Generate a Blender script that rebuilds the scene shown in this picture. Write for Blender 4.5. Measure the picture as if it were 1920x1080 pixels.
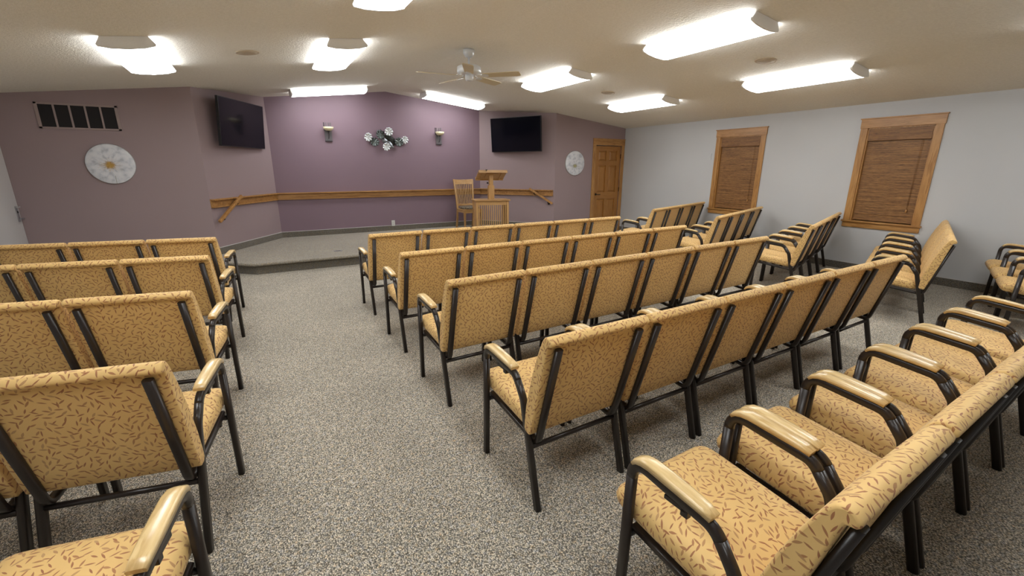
import bpy, bmesh, math, random
from mathutils import Vector, Matrix, Euler

# ------------------------------------------------------------------ scene
for o in list(bpy.data.objects):
    bpy.data.objects.remove(o, do_unlink=True)
scn = bpy.context.scene
COL = scn.collection
random.seed(7)

# camera: solved from the room's vanishing points (1920 x 1080 frame)
F_PX, PITCH, ROLL, YAW, CAM_H = 820.9, 0.26862, 0.002765, 0.52474, 1.535
fwd = Vector((math.sin(YAW) * math.cos(PITCH), math.cos(YAW) * math.cos(PITCH), -math.sin(PITCH)))
rgt = Vector((math.cos(YAW), -math.sin(YAW), 0.0))
upv = rgt.cross(fwd)
r2 = rgt * math.cos(ROLL) + upv * math.sin(ROLL)
u2 = -rgt * math.sin(ROLL) + upv * math.cos(ROLL)
cam_data = bpy.data.cameras.new('camera')
cam_data.sensor_width = 36.0
cam_data.sensor_fit = 'HORIZONTAL'
cam_data.lens = F_PX / 1920.0 * 36.0
cam_data.clip_start = 0.05
cam_data.clip_end = 60
cam = bpy.data.objects.new('camera', cam_data)
COL.objects.link(cam)
M = Matrix.Identity(4)
for i in range(3):
    M[i][0], M[i][1], M[i][2] = r2[i], u2[i], -fwd[i]
M[2][3] = CAM_H
cam.matrix_world = M
scn.camera = cam

world = bpy.data.worlds.new('world')
scn.world = world
world.use_nodes = True
world.node_tree.nodes['Background'].inputs[0].default_value = (0.03, 0.035, 0.045, 1)
world.node_tree.nodes['Background'].inputs[1].default_value = 0.3

vs = scn.view_settings
vs.view_transform = 'Standard'
vs.look = 'None'
vs.exposure = 0.0
vs.gamma = 1.0
vs.use_curve_mapping = False
LAMP = 13.0            # radiance of the fluorescent diffusers

# ------------------------------------------------------------------ room numbers
XR, XL, XM = 7.97, -2.72, 2.63
ZR, ZL, ZM = 2.446, 2.40, 3.04
YF, YS, YB = 8.318, 9.80, -1.9        # front wall, wall behind the stage, rear wall
AL0, AL1 = (-0.60, YF), (0.385, YS)   # slanted wall on the left of the stage
AR0, AR1 = (4.775, YS), (5.92, YF)    # slanted wall on the right
ZS = 0.175                            # stage height
def ceil_z(x):
    return ZM - (ZM - ZR) * (x - XM) / (XR - XM) if x > XM else ZM - (ZM - ZL) * (XM - x) / (XM - XL)

# ------------------------------------------------------------------ materials
def new_mat(name):
    m = bpy.data.materials.new(name)
    m.use_nodes = True
    nt = m.node_tree
    return m, nt, nt.nodes['Principled BSDF']
def nd(nt, typ, **kw):
    n = nt.nodes.new(typ)
    for k, v in kw.items():
        setattr(n, k, v)
    return n
def lk(nt, a, b):
    nt.links.new(a, b)
def val(nt, sock, v):
    if hasattr(v, 'is_linked') or hasattr(v, 'links'):
        nt.links.new(v, sock)
    else:
        sock.default_value = v
def math_n(nt, op, a, b=0.0, c=None, clamp=False):
    n = nd(nt, 'ShaderNodeMath', operation=op, use_clamp=clamp)
    val(nt, n.inputs[0], a)
    val(nt, n.inputs[1], b)
    if c is not None:
        val(nt, n.inputs[2], c)
    return n.outputs[0]
def ramp(nt, fac, stops, interp='LINEAR'):
    n = nd(nt, 'ShaderNodeValToRGB')
    n.color_ramp.interpolation = interp
    el = n.color_ramp.elements
    while len(el) < len(stops):
        el.new(0.5)
    for e, (p, c) in zip(el, stops):
        e.position = p
        e.color = (c[0], c[1], c[2], 1)
    lk(nt, fac, n.inputs[0])
    return n.outputs[0]
def mix(nt, fac, a, b, mode='MIX'):
    n = nd(nt, 'ShaderNodeMix', data_type='RGBA', blend_type=mode)
    val(nt, n.inputs[0], fac)
    for s, v in ((n.inputs[6], a), (n.inputs[7], b)):
        if isinstance(v, (tuple, list)):
            s.default_value = (v[0], v[1], v[2], 1)
        else:
            lk(nt, v, s)
    return n.outputs[2]
def noise(nt, vec, scale, detail=3.0, rough=0.5, out=0):
    n = nd(nt, 'ShaderNodeTexNoise')
    n.inputs['Scale'].default_value = scale
    n.inputs['Detail'].default_value = detail
    n.inputs['Roughness'].default_value = rough
    lk(nt, vec, n.inputs['Vector'])
    return n.outputs[out]
def mapping(nt, vec, scale=(1, 1, 1), loc=(0, 0, 0)):
    n = nd(nt, 'ShaderNodeMapping')
    n.inputs['Scale'].default_value = scale
    n.inputs['Location'].default_value = loc
    lk(nt, vec, n.inputs['Vector'])
    return n.outputs[0]
def coord(nt, which='Object'):
    return nd(nt, 'ShaderNodeTexCoord').outputs[which]
def bump(nt, bsdf, h, strength=0.3, dist=0.01):
    n = nd(nt, 'ShaderNodeBump')
    n.inputs['Strength'].default_value = strength
    n.inputs['Distance'].default_value = dist
    lk(nt, h, n.inputs['Height'])
    lk(nt, n.outputs[0], bsdf.inputs['Normal'])
def plain(name, col, rough=0.6, metal=0.0, spec=0.5, bump_s=0.0, bump_scale=200.0, coat=0.0):
    m, nt, b = new_mat(name)
    b.inputs['Base Color'].default_value = (*col, 1)
    b.inputs['Roughness'].default_value = rough
    b.inputs['Metallic'].default_value = metal
    b.inputs['Specular IOR Level'].default_value = spec
    b.inputs['Coat Weight'].default_value = coat
    v = coord(nt)
    n = noise(nt, v, bump_scale, 2)
    lk(nt, mix(nt, 0.10, col, ramp(nt, n, [(0.3, tuple(c * 0.75 for c in col)), (0.7, tuple(min(1, c * 1.2) for c in col))])), b.inputs['Base Color'])
    if bump_s:
        bump(nt, b, n, bump_s, 0.002)
    return m
def paint(name, col, rough=0.55):
    m, nt, b = new_mat(name)
    v = coord(nt)
    big = noise(nt, v, 0.9, 2)
    lk(nt, ramp(nt, big, [(0.3, tuple(c * 0.97 for c in col)), (0.7, tuple(min(1, c * 1.03) for c in col))]), b.inputs['Base Color'])
    b.inputs['Roughness'].default_value = rough
    b.inputs['Specular IOR Level'].default_value = 0.35
    bump(nt, b, noise(nt, v, 160, 3), 0.10, 0.002)
    return m
def wood(name, stretch, dark, light, rough=0.38, fine=1.0, coat=0.15):
    m, nt, b = new_mat(name)
    info = nd(nt, 'ShaderNodeObjectInfo').outputs['Random']
    va = nd(nt, 'ShaderNodeVectorMath', operation='ADD')
    lk(nt, coord(nt), va.inputs[0])
    cmb = nd(nt, 'ShaderNodeCombineXYZ')
    for i in range(3):
        lk(nt, math_n(nt, 'MULTIPLY', info, 3.1 + i), cmb.inputs[i])
    lk(nt, cmb.outputs[0], va.inputs[1])
    v = mapping(nt, va.outputs[0], stretch)
    g = noise(nt, v, 9 * fine, 4, 0.6)
    w = math_n(nt, 'FRACT', math_n(nt, 'MULTIPLY', g, 5.0))
    fineg = noise(nt, v, 70 * fine, 2)
    c = ramp(nt, w, [(0.0, light), (0.55, tuple(0.55 * a + 0.45 * d for a, d in zip(light, dark))), (0.85, dark), (1.0, light)])
    c2 = mix(nt, 0.35, c, ramp(nt, fineg, [(0.35, dark), (0.65, light)]))
    lk(nt, c2, b.inputs['Base Color'])
    b.inputs['Roughness'].default_value = rough
    b.inputs['Coat Weight'].default_value = coat
    b.inputs['Coat Roughness'].default_value = 0.2
    bump(nt, b, fineg, 0.08, 0.001)
    return m

MAT = {}
MAT['ceiling'] = None
def ceiling_mat():
    m, nt, b = new_mat('knockdown_ceiling')
    v = coord(nt)
    n1 = noise(nt, v, 42, 4, 0.6)
    n2 = noise(nt, v, 110, 2, 0.5)
    h = math_n(nt, 'ADD', math_n(nt, 'MULTIPLY', n1, 0.7), math_n(nt, 'MULTIPLY', n2, 0.3))
    lk(nt, ramp(nt, h, [(0.35, (0.79, 0.765, 0.70)), (0.65, (0.86, 0.835, 0.775))]), b.inputs['Base Color'])
    b.inputs['Roughness'].default_value = 0.85
    b.inputs['Specular IOR Level'].default_value = 0.2
    bump(nt, b, ramp(nt, h, [(0.40, (0, 0, 0)), (0.62, (1, 1, 1))]), 0.55, 0.006)
    return m
MAT['ceiling'] = ceiling_mat()
MAT['wall_white'] = paint('pale_grey_paint', (0.535, 0.545, 0.555))
MAT['mauve'] = paint('mauve_paint', (0.31, 0.235, 0.245))
MAT['mauve_deep'] = paint('deep_mauve_paint', (0.225, 0.155, 0.190))
MAT['white_door'] = paint('white_door_paint', (0.58, 0.57, 0.57), 0.4)

def carpet_mat(name, tint=1.0, contrast=1.0):
    m, nt, b = new_mat(name)
    v = coord(nt)
    wob = nd(nt, 'ShaderNodeVectorMath', operation='ADD')
    lk(nt, v, wob.inputs[0])
    sc = nd(nt, 'ShaderNodeVectorMath', operation='SCALE')
    lk(nt, noise(nt, v, 60, 2, 0.5, 1), sc.inputs[0])
    sc.inputs[3].default_value = 0.006
    lk(nt, sc.outputs[0], wob.inputs[1])
    vo = nd(nt, 'ShaderNodeTexVoronoi')
    vo.inputs['Scale'].default_value = 185
    lk(nt, mapping(nt, wob.outputs[0], (1.0, 0.72, 1.0)), vo.inputs['Vector'])
    sep = nd(nt, 'ShaderNodeSeparateColor')
    lk(nt, vo.outputs['Color'], sep.inputs[0])
    t = tint
    hue = noise(nt, v, 48, 3, 0.7)
    c = ramp(nt, hue, [(0.32, (0.375, 0.370, 0.370)), (0.46, (0.435, 0.395, 0.325)), (0.57, (0.445, 0.395, 0.310)), (0.70, (0.48, 0.36, 0.225))])
    lo, hi = 1 - 0.42 * contrast, 1 + 0.42 * contrast
    c = mix(nt, 1.0, c, ramp(nt, sep.outputs[0], [(0.0, (lo * t,) * 3), (1.0, (hi * t,) * 3)]), 'MULTIPLY')
    g0 = 1 - 0.82 * contrast
    gap = ramp(nt, vo.outputs['Distance'], [(0.26, (1, 1, 1)), (0.70, (g0, g0, g0))])
    c = mix(nt, 1.0, c, gap, 'MULTIPLY')
    patch = noise(nt, v, 1.3, 3)
    c = mix(nt, 1.0, c, ramp(nt, patch, [(0.3, (0.90, 0.90, 0.90)), (0.7, (1.08, 1.07, 1.06))]), 'MULTIPLY')
    lk(nt, c, b.inputs['Base Color'])
    b.inputs['Roughness'].default_value = 0.95
    b.inputs['Specular IOR Level'].default_value = 0.12
    b.inputs['Sheen Weight'].default_value = 0.15
    inv = math_n(nt, 'SUBTRACT', 1.0, vo.outputs['Distance'])
    bump(nt, b, inv, 0.7, 0.006)
    return m
MAT['carpet'] = carpet_mat('speckled_loop_carpet', 1.62, 1.0)
MAT['carpet_base'] = carpet_mat('carpet_cove_base', 0.52, 0.6)
MAT['carpet_stage'] = carpet_mat('stage_carpet', 1.15, 0.7)

def fabric_mat():
    m, nt, b = new_mat('leaf_print_upholstery')
    uv = coord(nt, 'UV')
    rnd = nd(nt, 'ShaderNodeObjectInfo').outputs['Random']
    cmb = nd(nt, 'ShaderNodeCombineXYZ')
    lk(nt, math_n(nt, 'MULTIPLY', rnd, 7.3), cmb.inputs[0])
    lk(nt, math_n(nt, 'MULTIPLY', rnd, 11.9), cmb.inputs[1])
    add = nd(nt, 'ShaderNodeVectorMath', operation='ADD')
    lk(nt, uv, add.inputs[0])
    lk(nt, cmb.outputs[0], add.inputs[1])
    masks, tones = [], []
    for k, off in enumerate(((0, 0, 0), (0.0325 * 37.5, 0.0325 * 91.5, 0))):
        p = mapping(nt, add.outputs[0], (1, 1, 1), off)
        vo = nd(nt, 'ShaderNodeTexVoronoi', voronoi_dimensions='2D')
        S = 1 / 0.0325
        vo.inputs['Scale'].default_value = S
        vo.inputs['Randomness'].default_value = 0.5
        lk(nt, p, vo.inputs['Vector'])
        # vector from the cell's point, in metres
        d = nd(nt, 'ShaderNodeVectorMath', operation='SUBTRACT')
        lk(nt, p, d.inputs[0])
        lk(nt, vo.outputs['Position'], d.inputs[1])
        sp = nd(nt, 'ShaderNodeSeparateXYZ')
        lk(nt, d.outputs[0], sp.inputs[0])
        sc = nd(nt, 'ShaderNodeSeparateColor')
        lk(nt, vo.outputs['Color'], sc.inputs[0])
        ang = math_n(nt, 'MULTIPLY', sc.outputs[0], 6.283)
        cs, sn = math_n(nt, 'COSINE', ang), math_n(nt, 'SINE', ang)
        x, y = sp.outputs[0], sp.outputs[1]
        u = math_n(nt, 'ADD', math_n(nt, 'MULTIPLY', x, cs), math_n(nt, 'MULTIPLY', y, sn))
        w = math_n(nt, 'SUBTRACT', math_n(nt, 'MULTIPLY', y, cs), math_n(nt, 'MULTIPLY', x, sn))
        w = math_n(nt, 'ADD', w, math_n(nt, 'MULTIPLY', math_n(nt, 'MULTIPLY', u, u), 2.0))   # a slight curl
        L = math_n(nt, 'ADD', 0.0115, math_n(nt, 'MULTIPLY', sc.outputs[1], 0.0045))
        un = math_n(nt, 'DIVIDE', u, L)
        lim = math_n(nt, 'MULTIPLY', math_n(nt, 'SUBTRACT', 1.0, math_n(nt, 'MULTIPLY', un, un)), math_n(nt, 'ADD', 0.0024, math_n(nt, 'MULTIPLY', sc.outputs[2], 0.0018)))
        e = math_n(nt, 'SUBTRACT', lim, math_n(nt, 'ABSOLUTE', w))
        mask = math_n(nt, 'MULTIPLY', e, 1800.0, clamp=True)
        masks.append(mask)
        tones.append(sc.outputs[2])
    # weave
    wv = noise(nt, mapping(nt, uv, (900, 900, 1)), 1.0, 1)
    big = noise(nt, uv, 5.0, 2)
    base = ramp(nt, big, [(0.3, (0.735, 0.480, 0.180)), (0.7, (0.785, 0.530, 0.210))])
    c = base
    for mk, tn in zip(masks, tones):
        leaf = ramp(nt, tn, [(0.0, (0.29, 0.085, 0.040)), (0.5, (0.35, 0.130, 0.055)), (0.7, (0.39, 0.165, 0.065)), (1.0, (0.52, 0.30, 0.13))])
        c = mix(nt, math_n(nt, 'MULTIPLY', mk, 0.88), c, leaf)
    lk(nt, c, b.inputs['Base Color'])
    b.inputs['Roughness'].default_value = 0.62
    b.inputs['Specular IOR Level'].default_value = 0.35
    b.inputs['Sheen Weight'].default_value = 0.1
    bump(nt, b, wv, 0.12, 0.001)
    return m
MAT['fabric'] = fabric_mat()
MAT['frame'] = plain('dark_brown_powder_coat', (0.021, 0.0145, 0.0115), 0.30, 0.0, 0.5)
MAT['arm_wood'] = wood('pale_ash_armrest', (1, 0.12, 1), (0.60, 0.40, 0.165), (0.80, 0.60, 0.30), 0.25, 1.6, 0.5)
OAK_D, OAK_L = (0.29, 0.130, 0.034), (0.50, 0.265, 0.085)
MAT['oak_x'] = wood('oak_grain_x', (0.10, 1, 1), OAK_D, OAK_L)
MAT['oak_y'] = wood('oak_grain_y', (1, 0.10, 1), OAK_D, OAK_L)
MAT['oak_z'] = wood('oak_grain_z', (1, 1, 0.10), OAK_D, OAK_L)
DO_D, DO_L = (0.30, 0.125, 0.024), (0.40, 0.185, 0.045)
MAT['door_z'] = wood('stained_door_grain_z', (1, 1, 0.10), DO_D, DO_L)
MAT['door_x'] = wood('stained_door_grain_x', (0.10, 1, 1), DO_D, DO_L)
MAP_D, MAP_L = (0.40, 0.215, 0.075), (0.54, 0.32, 0.125)
MAT['maple_x'] = wood('honey_oak_x', (0.10, 1, 1), MAP_D, MAP_L)
MAT['maple_z'] = wood('honey_oak_z', (1, 1, 0.10), MAP_D, MAP_L)
MAT['white_metal'] = plain('white_enamel', (0.84, 0.84, 0.83), 0.4)
MAT['white_plastic'] = plain('white_plastic', (0.60, 0.61, 0.58), 0.45)
MAT['fan_white'] = plain('fan_white_enamel', (0.66, 0.69, 0.72), 0.3, coat=0.3)
MAT['fan_blade'] = plain('fan_blade_cream', (0.60, 0.52, 0.36), 0.5)
MAT['speaker'] = plain('cream_speaker_grille', (0.46, 0.38, 0.28), 0.7, bump_s=0.3, bump_scale=500)
MAT['black'] = plain('black_plastic', (0.008, 0.008, 0.010), 0.35)
MAT['screen'] = plain('dark_screen_glass', (0.004, 0.004, 0.008), 0.12, 0.0, 0.22)
MAT['bronze'] = plain('dark_bronze', (0.03, 0.022, 0.018), 0.4, 0.6)
MAT['steel'] = plain('satin_steel', (0.45, 0.46, 0.50), 0.35, 0.9)
MAT['pewter'] = plain('pewter_grey', (0.16, 0.15, 0.16), 0.4, 0.5)
MAT['pewter_dark'] = plain('pewter_edge', (0.05, 0.045, 0.05), 0.45, 0.5)
MAT['silver_petal'] = plain('brushed_silver', (0.72, 0.76, 0.78), 0.38, 0.55, bump_s=0.4, bump_scale=90)
MAT['dark_petal'] = plain('oxidised_metal', (0.10, 0.115, 0.11), 0.28, 0.8, bump_s=0.4, bump_scale=60)
MAT['leaf_metal'] = plain('blackened_metal', (0.025, 0.026, 0.022), 0.4, 0.6)
MAT['grey_leaf'] = plain('grey_metal_leaf', (0.22, 0.235, 0.25), 0.35, 0.7)
MAT['mauve_metal'] = plain('mauve_painted_metal', (0.335, 0.26, 0.25), 0.5)
MAT['vent_dark'] = plain('dark_filter', (0.012, 0.010, 0.011), 0.8)
MAT['outside'] = plain('night_outside', (0.02, 0.02, 0.025), 0.9)
MAT['white_trim'] = plain('white_cap_trim', (0.55, 0.53, 0.52), 0.5)
MAT['cushion'] = None
def cushion_mat():
    m, nt, b = new_mat('dark_floral_cushion')
    n = noise(nt, coord(nt), 38, 3, 0.6)
    lk(nt, ramp(nt, n, [(0.38, (0.05, 0.045, 0.03)), (0.5, (0.15, 0.10, 0.06)), (0.6, (0.22, 0.20, 0.15))]), b.inputs['Base Color'])
    b.inputs['Roughness'].default_value = 0.8
    return m
MAT['cushion'] = cushion_mat()
def reed_mat(name, dark, light):
    m, nt, b = new_mat(name)
    v = coord(nt)
    a = noise(nt, mapping(nt, v, (1, 2.5, 120)), 1.0, 3, 0.75)
    b2 = noise(nt, mapping(nt, v, (1, 16, 260)), 1.0, 2, 0.6)
    f = math_n(nt, 'ADD', math_n(nt, 'MULTIPLY', a, 0.62), math_n(nt, 'MULTIPLY', b2, 0.38))
    lk(nt, ramp(nt, f, [(0.40, dark), (0.5, tuple((x + y) / 2 for x, y in zip(dark, light))), (0.60, light)]), b.inputs['Base Color'])
    b.inputs['Roughness'].default_value = 0.5
    return m
MAT['reed'] = reed_mat('woven_bamboo', (0.10, 0.042, 0.014), (0.40, 0.20, 0.065))
MAT['reed_dark'] = reed_mat('woven_bamboo_valance', (0.12, 0.05, 0.017), (0.36, 0.175, 0.055))
def emit_mat(name, col, s):
    m, nt, b = new_mat(name)
    b.inputs['Base Color'].default_value = (0.8, 0.8, 0.8, 1)
    b.inputs['Emission Color'].default_value = (*col, 1)
    b.inputs['Emission Strength'].default_value = s
    b.inputs['Roughness'].default_value = 0.4
    return m
MAT['lens'] = emit_mat('lit_acrylic_diffuser', (0.96, 0.985, 1.0), LAMP)
MAT['bowl'] = emit_mat('cream_glass_bowl', (1.0, 0.85, 0.55), 0.05)
MAT['bowl'].node_tree.nodes['Principled BSDF'].inputs['Base Color'].default_value = (0.70, 0.64, 0.42, 1)
def glass_mat():
    m, nt, b = new_mat('window_glass')
    b.inputs['Base Color'].default_value = (0.9, 0.95, 0.95, 1)
    b.inputs['Roughness'].default_value = 0.02
    b.inputs['Transmission Weight'].default_value = 1.0
    return m
MAT['glass'] = glass_mat()

def plaque_mat(name, c, tilt, strand_col, gold_cols, stemmed):
    """painted flower on a round panel, object coordinates: x across, z up, radius 0.268"""
    m, nt, b = new_mat(name)
    v = coord(nt)
    wv = nd(nt, 'ShaderNodeVectorMath', operation='ADD')
    lk(nt, v, wv.inputs[0])
    scl = nd(nt, 'ShaderNodeVectorMath', operation='SCALE')
    lk(nt, noise(nt, v, 14, 3, 0.6, 1), scl.inputs[0])
    scl.inputs[3].default_value = 0.05
    lk(nt, scl.outputs[0], wv.inputs[1])
    sp = nd(nt, 'ShaderNodeSeparateXYZ')
    lk(nt, wv.outputs[0], sp.inputs[0])
    x = math_n(nt, 'SUBTRACT', sp.outputs[0], c[0] + 0.025)
    z = math_n(nt, 'SUBTRACT', sp.outputs[2], c[1] + 0.025)
    r = math_n(nt, 'SQRT', math_n(nt, 'ADD', math_n(nt, 'MULTIPLY', x, x), math_n(nt, 'MULTIPLY', math_n(nt, 'MULTIPLY', z, z), tilt)))
    a = math_n(nt, 'ARCTAN2', z, x)
    pol = nd(nt, 'ShaderNodeCombineXYZ')
    lk(nt, math_n(nt, 'MULTIPLY', a, 2.2), pol.inputs[0])
    lk(nt, math_n(nt, 'MULTIPLY', r, 9.0), pol.inputs[1])
    pet = noise(nt, pol.outputs[0], 1.1, 2.5, 0.5)
    spoke = noise(nt, mapping(nt, pol.outputs[0], (6, 0.5, 1)), 1.5, 2)
    basec = ramp(nt, pet, [(0.34, (0.46, 0.48, 0.53)), (0.44, (0.60, 0.62, 0.67)), (0.52, (0.68, 0.69, 0.73)), (0.7, (0.74, 0.75, 0.78))])
    edge = math_n(nt, 'ADD', r, math_n(nt, 'MULTIPLY', math_n(nt, 'SUBTRACT', spoke, 0.5), 0.16))
    gold = ramp(nt, edge, [(0.044, (1, 1, 1)), (0.060, (0, 0, 0))])
    strand = ramp(nt, spoke, [(0.54, (0, 0, 0)), (0.60, (1, 1, 1))])
    ring = ramp(nt, r, [(0.06, (1, 1, 1)), (0.16, (0, 0, 0))])
    c1 = mix(nt, math_n(nt, 'MULTIPLY', math_n(nt, 'MULTIPLY', strand, ring), 0.85), basec, strand_col)
    gcol = ramp(nt, spoke, [(0.35, gold_cols[0]), (0.5, gold_cols[1]), (0.7, gold_cols[2])])
    c2 = mix(nt, gold, c1, gcol)
    sp2 = nd(nt, 'ShaderNodeSeparateXYZ')
    lk(nt, v, sp2.inputs[0])
    dx = math_n(nt, 'ABSOLUTE', math_n(nt, 'SUBTRACT', sp2.outputs[0], c[0] + 0.03))
    stem = math_n(nt, 'MULTIPLY', math_n(nt, 'LESS_THAN', dx, 0.0022 if stemmed else -1.0), math_n(nt, 'LESS_THAN', sp2.outputs[2], -0.16))
    c3 = mix(nt, math_n(nt, 'MULTIPLY', stem, 0.8), c2, (0.12, 0.14, 0.06))
    lk(nt, c3, b.inputs['Base Color'])
    b.inputs['Roughness'].default_value = 0.5
    return m

# ------------------------------------------------------------------ mesh helpers
class MB:
    """collects shapes into one mesh"""
    def __init__(self):
        self.v, self.f, self.sm = [], [], []
    def add(self, verts, faces, smooth=False, mtx=None):
        b = len(self.v)
        for p in verts:
            p = Vector(p)
            self.v.append(tuple(mtx @ p) if mtx else tuple(p))
        for f in faces:
            self.f.append([b + i for i in f])
            self.sm.append(smooth)
        return self
    def box(self, x0, x1, y0, y1, z0, z1, bev=0.0, mtx=None):
        if bev <= 0:
            vs_ = [(x, y, z) for x in (x0, x1) for y in (y0, y1) for z in (z0, z1)]
            fs = [(0, 1, 3, 2), (4, 6, 7, 5), (0, 4, 5, 1), (2, 3, 7, 6), (0, 2, 6, 4), (1, 5, 7, 3)]
            return self.add(vs_, fs, False, mtx)
        bm = bmesh.new()
        bmesh.ops.create_cube(bm, size=1.0, matrix=Matrix.Translation(((x0 + x1) / 2, (y0 + y1) / 2, (z0 + z1) / 2)) @ Matrix.Diagonal((x1 - x0, y1 - y0, z1 - z0, 1)))
        bmesh.ops.bevel(bm, geom=list(bm.edges), offset=bev, segments=2, profile=0.7, affect='EDGES')
        bm.verts.index_update()
        vs_ = [v.co.copy() for v in bm.verts]
        fs = [[v.index for v in f.verts] for f in bm.faces]
        bm.free()
        return self.add(vs_, fs, False, mtx)
    def loft(self, rings, cap=True, smooth=True, closed=True, mtx=None):
        n = len(rings[0])
        vs_ = [p for r in rings for p in r]
        fs = []
        for i in range(len(rings) - 1):
            for j in range(n if closed else n - 1):
                k = (j + 1) % n
                fs.append((i * n + j, i * n + k, (i + 1) * n + k, (i + 1) * n + j))
        self.add(vs_, fs, smooth, mtx)
        if cap:
            m = len(rings) - 1
            self.add(rings[0], [list(range(n))[::-1]], False, mtx)
            self.add(rings[m], [list(range(n))], False, mtx)
        return self
    def lathe(self, prof, seg=24, mtx=None, smooth=True, cap=True):
        rings = [[(r * math.cos(2 * math.pi * i / seg), r * math.sin(2 * math.pi * i / seg), z) for i in range(seg)] for r, z in prof]
        return self.loft(rings, cap, smooth, True, mtx)
    def cyl(self, a, b, r, seg=12, r1=None, smooth=True):
        a, b = Vector(a), Vector(b)
        d = b - a
        q = d.to_track_quat('Z', 'Y').to_matrix().to_4x4()
        return self.lathe([(r, 0), (r if r1 is None else r1, d.length)], seg, Matrix.Translation(a) @ q, smooth)
    def bar(self, a, b, w, h, up=(0, 0, 1), bev=0.0):
        a, b = Vector(a), Vector(b)
        d = (b - a)
        L = d.length
        y = d.normalized()
        x = y.cross(Vector(up)).normalized()
        z = x.cross(y)
        m = Matrix(((x.x, y.x, z.x, a.x), (x.y, y.y, z.y, a.y), (x.z, y.z, z.z, a.z), (0, 0, 0, 1)))
        return self.box(-w / 2, w / 2, 0, L, -h / 2, h / 2, bev, m)
    def prism(self, poly, h0, h1, axis='z', mtx=None, smooth=False):
        def p3(p, h):
            return {'z': (p[0], p[1], h), 'y': (p[0], h, p[1]), 'x': (h, p[0], p[1])}[axis]
        return self.loft([[p3(p, h0) for p in poly], [p3(p, h1) for p in poly]], True, smooth, True, mtx)
    def mesh(self, name):
        me = bpy.data.meshes.new(name)
        me.from_pydata(self.v, [], self.f)
        for p, s in zip(me.polygons, self.sm):
            p.use_smooth = s
        bm = bmesh.new()
        bm.from_mesh(me)
        bmesh.ops.remove_doubles(bm, verts=bm.verts, dist=1e-5)
        bmesh.ops.recalc_face_normals(bm, faces=bm.faces)
        bm.to_mesh(me)
        bm.free()
        return me
    def build(self, name, mat, parent=None, uv=False, loc=None):
        me = self.mesh(name)
        if isinstance(mat, str):
            mat = MAT[mat]
        me.materials.append(mat)
        if uv:
            box_uv(me)
        o = bpy.data.objects.new(name, me)
        COL.objects.link(o)
        if parent is not None:
            o.parent = parent
        if loc is not None:
            o.location = loc
        return o
def box_uv(me):
    lay = me.uv_layers.new(name='UVMap')
    for p in me.polygons:
        n = p.normal
        ax = max(range(3), key=lambda i: abs(n[i]))
        for li in p.loop_indices:
            c = me.vertices[me.loops[li].vertex_index].co
            lay.data[li].uv = ((c.y + 5, c.z + 3), (c.x, c.z), (c.x, c.y + 9))[ax]
def empty(name, loc=(0, 0, 0), rz=0.0):
    o = bpy.data.objects.new(name, None)
    o.empty_display_size = 0.1
    COL.objects.link(o)
    o.location = loc
    o.rotation_euler = (0, 0, rz)
    return o
def tag(o, label=None, cat=None, group=None, kind=None):
    if label:
        o['label'] = label
    if cat:
        o['category'] = cat
    if group:
        o['group'] = group
    if kind:
        o['kind'] = kind
    return o
def struct(o, label, cat):
    return tag(o, label, cat, None, 'structure')
def fillet(pts, radii, seg=5):
    """round the inner corners of a polyline of 2-tuples"""
    out = [Vector(pts[0])]
    for i in range(1, len(pts) - 1):
        p0, p, p1 = Vector(pts[i - 1]), Vector(pts[i]), Vector(pts[i + 1])
        a, b = (p0 - p).normalized(), (p1 - p).normalized()
        r = radii[i - 1]
        if r <= 0:
            out.append(p)
            continue
        half = a.angle(b) / 2
        t = r / math.tan(half)
        s, e = p + a * t, p + b * t
        for k in range(seg + 1):
            w = k / seg
            q = s * (1 - w) ** 2 + p * 2 * w * (1 - w) + e * w ** 2
            out.append(q)
    out.append(Vector(pts[-1]))
    return out
def sweep_yz(mb, path, x, lat, thick, cr=0.006):
    """rounded-rectangle tube along a path in the YZ plane at a given x"""
    path = [Vector(p) for p in path]
    rings = []
    for i, p in enumerate(path):
        if i == 0:
            t = path[1] - p
        elif i == len(path) - 1:
            t = p - path[i - 1]
        else:
            t = (path[i + 1] - p).normalized() + (p - path[i - 1]).normalized()
        t.normalize()
        n = Vector((-t.y, t.x))
        ring = []
        a, b = lat / 2, thick / 2
        for (u, w) in ((a - cr, -b), (a, -b + cr), (a, b - cr), (a - cr, b), (-a + cr, b), (-a, b - cr), (-a, -b + cr), (-a + cr, -b)):
            q = p + n * w
            ring.append((x + u, q.x, q.y))
        rings.append(ring)
    mb.loft(rings, True, True)
    return mb

# ================================================================== ROOM
# floor and stage
struct(MB().box(XL - 0.1, XR + 0.1, YB - 0.1, YF + 0.05, -0.08, 0.0).build('floor', 'carpet'), 'speckled grey-brown loop carpet covering the room floor', 'floor')

mb = MB()                                              # ceiling: two sloping slabs meeting at the ridge
y0, y1 = YB - 0.1, YS + 0.15
for xa, xb in ((XL - 0.12, XM), (XM, XR + 0.12)):
    za, zb = ceil_z(xa), ceil_z(xb)
    mb.prism([(xa, za), (xb, zb), (xb, zb + 0.1), (xa, za + 0.1)], y0, y1, 'y')
struct(mb.build('ceiling', 'ceiling'), 'beige textured ceiling sloping down both ways from a ridge', 'ceiling')

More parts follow.
